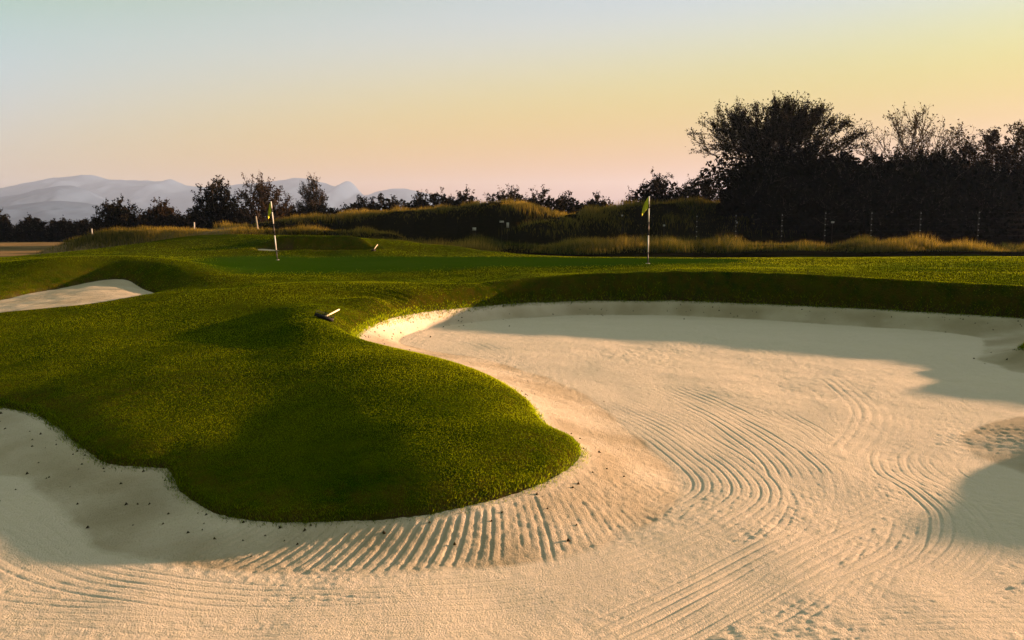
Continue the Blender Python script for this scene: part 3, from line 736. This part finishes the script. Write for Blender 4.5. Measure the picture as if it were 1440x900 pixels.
def tree(name, label, cat, px, wpx, ytop, D, style, seed, group, lean=0.0, leaf='leaf_dark', fill=None, bark='bark', lp=None):
    g = np.random.default_rng(seed)
    x = (px - 720) / F_PX * D
    zb = float(height(x, D)[0]) - 0.1
    H = on_d(px, ytop, D)[2] - zb
    rx = wpx / 2 / F_PX * D
    S = dict(  # stems, limbs, subs, twigs, twig length, leaves per twig, leaf size, crown bottom, crown power, filler
        acacia=dict(st=5, li=44, su=14, tw=7, tl=1.0, lp=7, ls=.095, bot=.40, filler=700),
        spread=dict(st=4, li=26, su=11, tw=6, tl=.6, lp=7, ls=.11, bot=.16, filler=250),
        sparse=dict(st=6, li=36, su=9, tw=5, tl=.9, lp=3, ls=.10, bot=.25, filler=0),
        dense=dict(st=4, li=22, su=9, tw=4, tl=.5, lp=7, ls=.13, bot=.06, filler=1500),
        bush=dict(st=6, li=22, su=8, tw=4, tl=.4, lp=6, ls=.13, bot=.02, filler=900))[style]
    if fill is not None: S['filler'] = fill
    if lp is not None: S['lp'] = lp
    bot = S['bot'] * H
    polys = []; leaves = []
    forks = []
    for i in range(S['st']):
        a = g.uniform(0, 2 * np.pi); sp = rx * g.uniform(.05, .22)
        base = np.array([np.cos(a), np.sin(a), 0]) * rx * .03 * S['st']
        top = np.array([np.cos(a) * sp + lean * .4, np.sin(a) * sp, max(bot, .14 * H) * g.uniform(.8, 1.25)])
        P = bez(base, base * .6 + np.array([0, 0, top[2] * .5]), top, 6)
        r0 = .016 * H / math.sqrt(S['st']) * 2.2
        polys.append((P, np.linspace(r0, r0 * .7, 6))); forks.append((top, r0 * .7))
    for i in range(S['li']):
        # limb ends spread evenly over the crown dome
        ph = 2 * np.pi * (i * .618 + g.uniform(-.08, .08)); u = (i + .5) / S['li']
        el = np.arcsin(np.clip(u * 1.02, 0, 1)) if style != 'bush' else np.arcsin(u ** .8)
        rr = g.uniform(.80, 1.0)
        tip = np.array([np.cos(ph) * np.cos(el) * rx * rr, np.sin(ph) * np.cos(el) * rx * rr * .9, bot + (H - bot) * ((.22 + .72 * np.sin(el) ** .8) if style == 'acacia' else (.12 + .80 * np.sin(el))) * (rr if el > .8 else 1)])
        tip[0] += lean * tip[2] / H
        f, fr = forks[int(g.integers(len(forks)))]
        ctrl = f + (tip - f) * np.array([.35, .35, .75])
        P = bez(f, ctrl, tip, 9); P[1:-1] += g.normal(size=(7, 3)) * .02 * H * .6
        polys.append((P, np.linspace(fr * .65, .025, 9)))
        L = np.linalg.norm(tip - f)
        for j in range(S['su']):
            t = g.uniform(.30, 1.0); k = t * 8; a0 = P[int(k)] * (1 - k % 1) + P[min(int(k) + 1, 8)] * (k % 1)
            out = a0 - np.array([0, 0, bot * .8]); out /= np.linalg.norm(out) + 1e-6
            dr = out * (1.3 if style == 'acacia' else .9) + g.normal(size=3) * .45 + np.array([0, 0, .2]); dr /= np.linalg.norm(dr)
            ln = L * g.uniform(.16, .34)
            e = a0 + dr * ln
            q = ((e[0] - lean * e[2] / H) / rx) ** 2 + (e[1] / rx) ** 2 + (max(e[2] - bot, 0) / (H - bot)) ** 2
            if q > 1.05: e = a0 + dr * ln * .45
            Q = bez(a0, (a0 + e) / 2 + g.normal(size=3) * .06 * ln, e, 5)
            polys.append((Q, np.linspace(.028, .014, 5)))
            for m in range(S['tw']):
                b0 = Q[int(g.integers(1, 5))]
                d2 = dr * (1.2 if style == 'acacia' else .8) + g.normal(size=3) * .45 + np.array([0, 0, .3]); d2 /= np.linalg.norm(d2)
                T = S['tl'] * g.uniform(.5, 1.2)
                e2 = b0 + d2 * T
                polys.append((np.stack([b0, (b0 + e2) / 2 + g.normal(size=3) * .04, e2]), np.array([.014, .011, .006])))
                n = S['lp']
                if n: leaves.append(b0 + (e2 - b0) * g.uniform(.1, 1.05, (n, 1)) + g.normal(size=(n, 3)) * .09)
    lo = len(leaves)
    if S['filler']:
        n = S['filler']; v = g.normal(size=(n, 3)); v /= np.linalg.norm(v, axis=1, keepdims=True)
        rad = g.uniform(0, 1, (n, 1)) ** .45 * .93
        c = v * rad; c[:, 2] = np.abs(c[:, 2])
        hz = (H - bot) * (.66 if style == 'acacia' else .95)
        pf = np.stack([c[:, 0] * rx, c[:, 1] * rx * .9, bot * .75 + c[:, 2] * hz], 1)
        pf[:, 0] += lean * pf[:, 2] / H
        nz = fbm(pf[:, 0] * 1.3 / max(rx * .3, .5) + seed, pf[:, 2] * 1.3 / max(rx * .3, .5), seed, 2)
        pf = pf[nz > -.5]
    root = empty(name, (x, D, zb))
    tag(root, label, cat, group)
    V, F = tubes(polys)
    mesh_obj('trunk', V, [F], M[bark], root)
    parts = []
    P1 = np.concatenate(leaves) if leaves else np.zeros((0, 3))
    V1, F1 = leaf_quads(P1, S['ls'], g)
    tint = np.repeat(g.uniform(0, 1, len(P1)) ** 2, 4)
    if S['filler']:
        V2, F2 = leaf_quads(pf, S['ls'] * 2.2, g)
        F1 = np.concatenate([F1, F2 + len(V1)]); V1 = np.concatenate([V1, V2]); tint = np.concatenate([tint, np.repeat(g.uniform(0, .5, len(pf)), 4)])
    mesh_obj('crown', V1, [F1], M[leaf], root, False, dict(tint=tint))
    return root

TALL = 'tall trees on the right skyline'; THICK = 'dark thicket bushes under the tall trees'; LOW = 'low bushes along the far ridge'; LEFTG = 'trees and bushes on the left skyline'
T = tree
T('acacia_tree', 'tallest tree, a wide umbrella-crowned acacia with feathery twigs against the yellow sky', 'tree', 1082, 236, 145, 70, 'acacia', 11, TALL, fill=4500)
T('bare_tree', 'thin half-bare tree with see-through twigs, just right of the tallest acacia', 'tree', 1272, 205, 150, 72, 'sparse', 12, TALL, leaf='leaf_brown')
T('thorn_tree', 'brown-leaved rounded tree cut by the right edge of the photo', 'tree', 1432, 190, 160, 68, 'spread', 13, TALL, leaf='leaf_brown', fill=1500)
T('thorn_tree', 'small leafy tree filling the gap between the half-bare tree and the right edge tree', 'tree', 1348, 110, 180, 75, 'spread', 14, TALL, fill=1200)
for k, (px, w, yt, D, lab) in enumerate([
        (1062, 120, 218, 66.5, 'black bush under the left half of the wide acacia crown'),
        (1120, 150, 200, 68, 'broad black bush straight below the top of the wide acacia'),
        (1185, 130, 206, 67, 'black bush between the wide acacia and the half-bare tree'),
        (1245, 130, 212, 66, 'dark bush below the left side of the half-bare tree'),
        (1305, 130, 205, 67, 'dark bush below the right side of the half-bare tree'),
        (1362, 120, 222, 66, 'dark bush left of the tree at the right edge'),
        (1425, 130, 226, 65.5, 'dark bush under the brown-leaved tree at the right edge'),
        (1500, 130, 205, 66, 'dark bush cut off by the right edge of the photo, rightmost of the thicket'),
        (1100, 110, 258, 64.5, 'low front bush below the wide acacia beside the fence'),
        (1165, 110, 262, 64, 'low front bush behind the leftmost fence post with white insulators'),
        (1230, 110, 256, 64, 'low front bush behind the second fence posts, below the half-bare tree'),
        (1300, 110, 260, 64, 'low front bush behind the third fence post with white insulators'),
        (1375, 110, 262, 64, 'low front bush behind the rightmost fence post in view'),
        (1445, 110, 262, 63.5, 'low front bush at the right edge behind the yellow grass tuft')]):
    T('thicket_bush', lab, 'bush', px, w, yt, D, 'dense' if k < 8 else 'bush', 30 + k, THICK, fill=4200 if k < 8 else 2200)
T('rounded_bush', 'dark rounded bush directly behind the right flag, on the skyline', 'bush', 925, 112, 237, 86, 'dense', 51, LOW, fill=4200)
T('rounded_bush', 'gappy bush under the left edge of the wide acacia', 'bush', 985, 90, 246, 84, 'spread', 52, LOW, fill=1900)
for k, (px, w, yt, lab) in enumerate([
        (507, 50, 277, 'low bush just right of the lone leaning tree'), (548, 56, 271, 'low flat bush below the pointed mountain peak'), (590, 46, 272, 'low bush at the right foot of the mountains'),
        (618, 62, 262, 'spiky topped bush on the skyline left of the grassy dune top'), (656, 50, 266, 'bush at the left shoulder of the grassy dune'), (712, 66, 259, 'tallest bush on the skyline behind the dune top'),
        (762, 60, 265, 'bush behind the right shoulder of the dune'), (800, 46, 270, 'small bush between the dune and the right flag'), (838, 44, 272, 'small bush left of the rounded bush by the right flag'), (462, 60, 285, 'low bush at the foot of the lone leaning tree'), (420, 50, 287, 'low bush right of the left flag')]):
    T('skyline_bush', lab, 'bush', px, w * 1.6, yt, 92 + (k % 3) * 2, 'bush' if k % 2 else 'dense', 60 + k, LOW, fill=2200)
T('leaning_tree', 'lone tree leaning left before the pale mountains', 'tree', 456, 46, 244, 90, 'spread', 81, LEFTG, lean=-1.6, fill=120, lp=2)
T('branchy_tree', 'brownish open-branched tree behind the left flag', 'tree', 372, 88, 243, 84, 'spread', 82, LEFTG, leaf='leaf_brown', fill=700, lp=3)
T('dense_tree', 'dark layered tree left of the open-branched tree by the left flag', 'tree', 308, 84, 249, 86, 'dense', 83, LEFTG, fill=2400)
T('round_bush_tree', 'dark bushy tree with pointed top in front of the mountains', 'tree', 170, 78, 279, 88, 'dense', 84, LEFTG, fill=2600)
T('round_bush_tree', 'reddish brown topped bushy tree between two darker trees on the left', 'tree', 232, 70, 282, 90, 'dense', 85, LEFTG, leaf='leaf_brown', fill=2000)
T('round_bush_tree', 'small dark bush in the gap left of the layered tree', 'bush', 275, 40, 294, 90, 'bush', 86, LEFTG, fill=1500)
for k, (px, w, yt, lab) in enumerate([(2, 46, 294, 'dark bush cut by the left edge of the photo'), (48, 52, 304, 'low dark bush beside the left edge bush'), (90, 50, 307, 'low olive bush left of the white post'), (122, 40, 308, 'pale topped bush just above the white post on the left'), (-50, 60, 298, 'dark bush beyond the left edge of the photo'), (340, 60, 290, 'dark undergrowth between the layered tree and the open-branched tree'), (400, 50, 284, 'brown undergrowth at the right foot of the open-branched tree'), (205, 70, 298, 'low dark undergrowth joining the pointed bushy tree and the reddish one'), (255, 60, 300, 'low dark undergrowth between the reddish bushy tree and the layered tree'), (440, 70, 290, 'low undergrowth between the left flag and the lone leaning tree')]):
    T('field_bush', lab, 'bush', px, w, yt, 108 if k < 5 else 88, 'bush', 90 + k, LEFTG, fill=2000)

# ------------------------------------------------------------------ grass
def blades(name, x, y, z, h, w, lean, tint, mat, lie=False, foot=1.0):
    n = len(x); g = rng
    a = g.uniform(0, 2 * np.pi, n); dx, dy = np.cos(a) * w / 2, np.sin(a) * w / 2
    b = g.uniform(0, 2 * np.pi, n); l = lean * g.uniform(0, 1, n) * h
    V = np.empty((n, 3, 3))
    V[:, 0] = np.stack([x - dx, y - dy, z], 1); V[:, 1] = np.stack([x + dx, y + dy, z], 1)
    V[:, 2] = np.stack([x + np.cos(b) * l, y + np.sin(b) * l, z + h], 1)
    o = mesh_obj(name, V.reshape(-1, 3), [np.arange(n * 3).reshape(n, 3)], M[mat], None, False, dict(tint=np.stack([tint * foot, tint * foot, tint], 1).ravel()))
    if lie:
        e = .12
        sx = (height(x + e, y) - height(x - e, y)) / (2 * e); sy = (height(x, y + e) - height(x, y - e)) / (2 * e)
        nv = np.stack([-sx, -sy, np.ones(n)], 1); nv /= np.linalg.norm(nv, axis=1, keepdims=True)
        nv = nv + g.normal(size=(n, 3)) * .16; nv /= np.linalg.norm(nv, axis=1, keepdims=True)
        at = o.data.attributes.new('lie', 'FLOAT_VECTOR', 'POINT'); at.data.foreach_set('vector', np.repeat(nv, 3, 0).astype(np.float32).ravel())
    return tag(o, kind='stuff')

n = 1100000
u = rng.uniform(-.74, .80, n); inv = rng.uniform(1 / 46.0, 1 / 5.2, n) ; yy = 1 / inv; xx = u * yy
ph = np.minimum(np.minimum(main.phi(xx, yy)[0], left.phi(xx, yy)[0]), far.phi(xx, yy)[0])
k = (ph > 0.0) & ~poly_mask(xx + rng.normal(size=len(xx)) * .4, yy + rng.normal(size=len(xx)) * .6, green_poly) & (yy < 43.5 + .8 * vnoise(xx / 2, yy * 0, 14) - np.where(xx < -6, 0, .5)) & ~((xx < -14) & (yy > 40) & (xx / yy < -.34))
xx, yy, ph = xx[k], yy[k], ph[k]
h = 0.013 * rng.uniform(.6, 1.3, len(xx)) * (1 + .03 * (yy - 6)) + 0.014 * np.exp(-(ph / .06) ** 2)
patch = np.clip(.40 + .40 * fbm(xx / .8, yy / .8, 21, 4) + .35 * fbm(xx / 3.5, yy / 2.2, 24, 2) + rng.normal(size=len(xx)) * .05, 0, 1)
blades('mown_grass', xx, yy, height(xx, yy) - .006, h, .0048 * (1 + .16 * (yy - 5)), .8, patch, 'blade', True)
tag(bpy.data.objects['mown_grass'], 'short mown grass covering the tongue of turf around the bunker', 'grass')
# ragged fringe along the sand edge
m = main.o; seg = np.roll(m, -1, 0) - m; L = np.hypot(seg[:, 0], seg[:, 1])
vis = (m[:, 1] > 5) & (np.abs(m[:, 0]) < .75 * m[:, 1])
pr = np.where(vis, L, 0); pr /= pr.sum()
n = 26000
i = rng.choice(len(m), n, p=pr); t = rng.uniform(0, 1, n)
ex = m[i, 0] + seg[i, 0] * t; ey = m[i, 1] + seg[i, 1] * t
nxv, nyv = seg[i, 1] / L[i], -seg[i, 0] / L[i]
off = rng.normal(size=n) * .035
ex = ex + nxv * off; ey = ey + nyv * off
k = np.abs(main.phi(ex, ey)[0]) < .09
ex, ey = ex[k], ey[k]
cl = np.clip(.5 + 1.6 * vnoise(ex * 5, ey * 5, 23), .15, 1.5)
blades('edge_grass', ex, ey, np.maximum(height(ex, ey), main.S(ex, ey)) - .01, (.02 + .035 * cl * rng.uniform(.3, 1, len(ex))) * (1 + .04 * (ey - 6)), .006 * (1 + .1 * (ey - 5)), 1.4, np.clip(rng.normal(.35, .25, len(ex)), 0, 1), 'blade', True)
tag(bpy.data.objects['edge_grass'], 'ragged grass fringe hanging over the bunker lip', 'grass')

# loose bits of turf and grit that have rolled onto the sand
i = rng.choice(len(m), 700, p=pr); dd = rng.exponential(.35, 700) + .03
bx = m[i, 0] - nxv[0] * 0 + rng.normal(size=700) * .1; by = m[i, 1] + rng.normal(size=700) * .1
ang = rng.uniform(0, 2 * np.pi, 700); bx = bx + np.cos(ang) * dd; by = by + np.sin(ang) * dd
k = main.phi(bx, by)[0] < -.03
bx, by = bx[k], by[k]; bz = main.S(bx, by); nb = len(bx); sz = rng.uniform(.006, .017, nb) * (1 + .03 * by)
tet = np.array([[1, 0, -.3], [-.5, .87, -.3], [-.5, -.87, -.3], [0, 0, .9]])
V = (tet[None] * sz[:, None, None] * rng.uniform(.6, 1.3, (nb, 4, 1))) + np.stack([bx, by, bz + .003], 1)[:, None, :]
F = (np.arange(nb)[:, None, None] * 4 + np.array([[0, 1, 3], [1, 2, 3], [2, 0, 3], [0, 2, 1]])[None]).reshape(-1, 3)
tag(mesh_obj('turf_crumbs', V.reshape(-1, 3), [F], M['crumb']), 'loose dark crumbs of turf scattered on the sand', 'debris', kind='stuff')

def tall_field(name, label, n, sampler, hmin, hmax, w, bias, mat='straw'):
    x, y = sampler(n)
    c = fbm(x / 2.2, y / 2.2, 27, 3)
    k = rng.uniform(0, 1, len(x)) < np.clip(.75 + 1.1 * c, .05, 1)
    x, y, c = x[k], y[k], c[k]
    hh = (hmin + (hmax - hmin) * rng.uniform(0, 1, len(x))) * np.clip(.8 + 1.5 * c, .25, 1.6)
    tint = np.clip(bias + .9 * vnoise(x / 3.1, y / 3.1, 28) + rng.normal(size=len(x)) * .25, 0, 1)
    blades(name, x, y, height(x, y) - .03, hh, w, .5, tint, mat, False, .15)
    tag(bpy.data.objects[name], label, 'grass')
def band(x0, x1, y0, y1):
    def f(n):
        x = rng.uniform(x0, x1, n); return x, rng.uniform(y0, y1, n) + .8 * vnoise(x / 4, x * 0, 29)
    return f
def along(line, sig, off):
    def f(n):
        i = rng.uniform(0, len(line) - 1.001, n); a = i.astype(int); t = (i - a)[:, None]
        p = line[a] * (1 - t) + line[a + 1] * t
        return p[:, 0] + rng.normal(size=n) * sig, p[:, 1] + off + rng.normal(size=n) * sig
    return f
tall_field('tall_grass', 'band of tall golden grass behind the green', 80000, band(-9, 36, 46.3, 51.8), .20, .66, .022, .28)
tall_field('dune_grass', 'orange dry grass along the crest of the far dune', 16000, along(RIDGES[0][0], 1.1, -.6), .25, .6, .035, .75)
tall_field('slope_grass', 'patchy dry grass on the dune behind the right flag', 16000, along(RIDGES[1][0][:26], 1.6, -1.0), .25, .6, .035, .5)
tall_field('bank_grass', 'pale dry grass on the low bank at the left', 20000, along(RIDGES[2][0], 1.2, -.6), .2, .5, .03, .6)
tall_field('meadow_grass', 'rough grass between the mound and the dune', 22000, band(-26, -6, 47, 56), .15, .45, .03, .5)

# ------------------------------------------------------------------ flags, rakes, posts, signs and the fence
def flagstick(base, h, lean, label, wide):
    root = empty('golf_flag', base); root.rotation_euler = (0, lean, 0)
    tag(root, label, 'flag', 'flags on the green')
    r = .020
    n = 7; cuts = np.array([0, .17, .42, .62, .82, .88, 1.0]) * h
    names = ['black', 'white', 'black', 'white', 'black', 'white']
    for i in range(6):
        b = MB(); b.tube([(0, 0, cuts[i]), (0, 0, cuts[i + 1])], r, 10)
        o = b.build('pole_band', M[names[i]], root, False)
        tag(o, names[i] + ' band of the flagstick')
    b = MB(); b.tube([(0, 0, -.02), (0, 0, .006)], .075, 16); b.build('cup_rim', M['dull_white'], root)
    # limp cloth: hangs from the top in folds
    V = []; F = []; nu, nv = 13, 12
    for j in range(nv):
        v = j / (nv - 1)
        for i in range(nu):
            u = i / (nu - 1)
            drop = .50 * v + .20 * u * (1 - .3 * v)
            xw = -wide * (u ** .8) * (.35 + .65 * math.sin(min(1, v + .25) * 1.5))
            fold = .05 * math.sin(u * 9 + v * 1.5) * u
            V.append((xw - r, fold, h - .02 - drop * (1 - .25 * (1 - u) * v)))
    for j in range(nv - 1):
        for i in range(nu - 1):
            a = j * nu + i; F.append((a, a + 1, a + nu + 1, a + nu))
    o = mesh_obj('cloth', V, F, M['flag'], root, True)
    s = o.modifiers.new('thick', 'SOLIDIFY'); s.thickness = .004
    return root
b1 = ground_hit(911, 370.5, 23, 45); b2 = ground_hit(390, 365.5, 23, 45)
D1, D2 = b1[1], b2[1]
flagstick(b1, on_d(911, 276, D1)[2] - b1[2], 0.0, 'limp yellow flag on an upright black and white stick, right of the two flags', .21)
flagstick(b2, on_d(390, 283, D2)[2] - b2[2], -.075, 'narrow drooping yellow flag on a tilted stick by the far bunker, left of two', .14)

def rake(p0, p1, tail, label, group):
    p0, p1, tail = map(Vector, (p0, p1, tail))
    root = empty('bunker_rake', (p0 + p1) / 2); c = (p0 + p1) / 2
    tag(root, label, 'rake', group)
    ax = (p1 - p0) / 2; hd = (tail - c).normalized(); up = ax.cross(hd).normalized()
    if up.z < 0: up = -up
    b = MB(); b.box((0, 0, 0), ax, hd * .022, up * .028)
    b.build('head', M['rake_head'], root)
    b = MB()
    for i in range(12):
        q = ax * (-.95 + 1.9 * i / 11)
        b.tube([q + hd * .0 + up * .03, q - hd * .01 + up * .085], [.009, .005], 5)
    tn = b.build('tines', M['rake_head'], root)
    b = MB(); b.tube([hd * .03, tail - c], .014, 8); b.build('handle', M['rake_pole'], root)
    return root
q0 = ground_hit(443, 446); q1 = ground_hit(468.5, 454.5); q2 = ground_hit(477, 444.5)
up = Vector((0, 0, .05))
rake(Vector(q0) + up, Vector(q1) + up, Vector(q2) + Vector((0, 0, .12)), 'black headed rake with pale handle lying on the grass slope above the bunker', None)
q0 = ground_hit(522, 354, 33, 45); q1 = ground_hit(528, 353.5, 33, 45)
rake(Vector(q0) + up, Vector(q1) + up, Vector(on_d(531, 344, q1[1] + .5)), 'pale handled rake propped in the thin far bunker under the mound', None)

def post(px, ytop, D, label, wpx, group, ext=0.4):
    x, y, zt = on_d(px, ytop, D); zg = float(height(x, y)[0])
    root = empty('marker_post', (x, y, zg)); tag(root, label, 'post', group)
    r = wpx / 2 / F_PX * D
    b = MB(); hgt = max(zt - zg, .3)
    b.tube([(0, 0, -.2), (0, 0, hgt - .04)], r, 10); b.build('shaft', M['dull_white'], root)
    b = MB(); b.tube([(0, 0, hgt - .04), (0, 0, hgt)], [r * 1.12, r * .9], 10); b.build('cap', M['dull_white'], root)
post(129, 321.5, 67, 'white marker post at the left beside the low dark bushes', 1.8, 'white marker posts')
post(273, 312.5, 66, 'white marker post below the dark layered tree', 1.8, 'white marker posts')

def sign(px, py, wpx, hpx, D, label, two=False):
    x, y, z = on_d(px, py, D); zg = float(height(x, y)[0])
    root = empty('notice_sign', (x, y, zg)); tag(root, label, 'sign', 'small white signs before the dune')
    w, hh = wpx / 2 / F_PX * D, hpx / 2 / F_PX * D
    b = MB(); b.box((0, 0, z - zg), (w, 0, 0), (0, .012, 0), (0, 0, hh)); b.build('board', M['dull_white'], root)
    for sx in ((-.7, .7) if two else (0,)):
        b = MB(); b.tube([(sx * w, .035, -.2), (sx * w, .035, z - zg + hh * .8)], .022, 6); b.build('leg', M['fence'], root)
sign(714, 316.5, 3.6, 7, 56, 'upright white sign board below the dune top, right of the close pair')
sign(705.5, 311.8, 6, 2.6, 58, 'tiny flat white sign below the dune top, left of the close pair')
sign(667, 322, 5, 4, 53, 'small white sign on two dark legs above the tall grass', True)
sign(934, 317, 3, 2.4, 60, 'tiny white sign right of the right flag in the dark')
sign(875, 303, 2.6, 2, 62, 'tiny white sign left of the right flag in the dark')
sign(1035.5, 313, 3.6, 2.4, 60, 'tiny pale sign left of the fence with insulators')
sign(1171, 312.5, 4.4, 2.4, 60, 'tiny pale sign beside the leftmost white insulators of the fence')

fence = empty('wire_fence', (17, 59, float(height(17, 59)[0])))
tag(fence, 'dark wire fence with white insulators on its posts before the thicket', 'fence')
f0 = fence.location.copy()
tops = []
for px, yt in ((980,302),(1035,301),(1100,300),(1161,297),(1226,297),(1295,297),(1377,296),(1465,296)):
    x, y, z = on_d(px, yt, 59); zg = float(height(x, y)[0])
    p = Vector((x, y, zg)) - f0; hgt = z - zg
    b = MB(); b.tube([p + Vector((0, 0, -.3)), p + Vector((0, 0, hgt))], [.055, .045], 7); po = b.build('post', M['fence'], fence)
    hs = [hgt * q for q in (.95, .80, .65, .50, .36)]
    for q in hs:
        b = MB(); b.tube([p + Vector((-.01, -.045, q)), p + Vector((.01, -.10, q))], [.035, .028], 7); b.build('insulator', M['dull_white'], po)
    tops.append([p + Vector((0, -.105, q)) for q in hs])
for w in range(5):
    b = MB(); b.tube([t[w] for t in tops], .006, 4); b.build('wire', M['wire'], fence)

# pale leaning trunk at the foot of the open-branched tree
x, y, z = on_d(366, 322, 66); zg = float(height(x, y)[0])
b = MB(); b.tube([(0, 0, -.2), (-.12, 0, .8), (-.32, 0, on_d(362, 304, 66)[2] - zg)], [.09, .08, .06], 7)
o = b.build('bare_stump', M['bark_pale']); o.location = (x, y, zg); tag(o, 'pale bare leaning stem below the open-branched tree', 'stump')

# ------------------------------------------------------------------ haze
HZ = True
if HZ:
    b = MB(); top = 520.0; bottom = -32.0
    b.box((0, 3000, (top + bottom) / 2), (9800, 0, 0), (0, 7200, 0), (0, 0, (top - bottom) / 2))
    m, nt, out = new_mat('haze')
    v = N(nt, 'ShaderNodeVolumePrincipled', Density=0.000105, Anisotropy=0.2)
    v.inputs['Color'].default_value = (0.38, 0.54, 0.86, 1)
    nt.links.new(v.outputs[0], out.inputs['Volume'])
    tag(b.build('haze', m), kind='stuff')
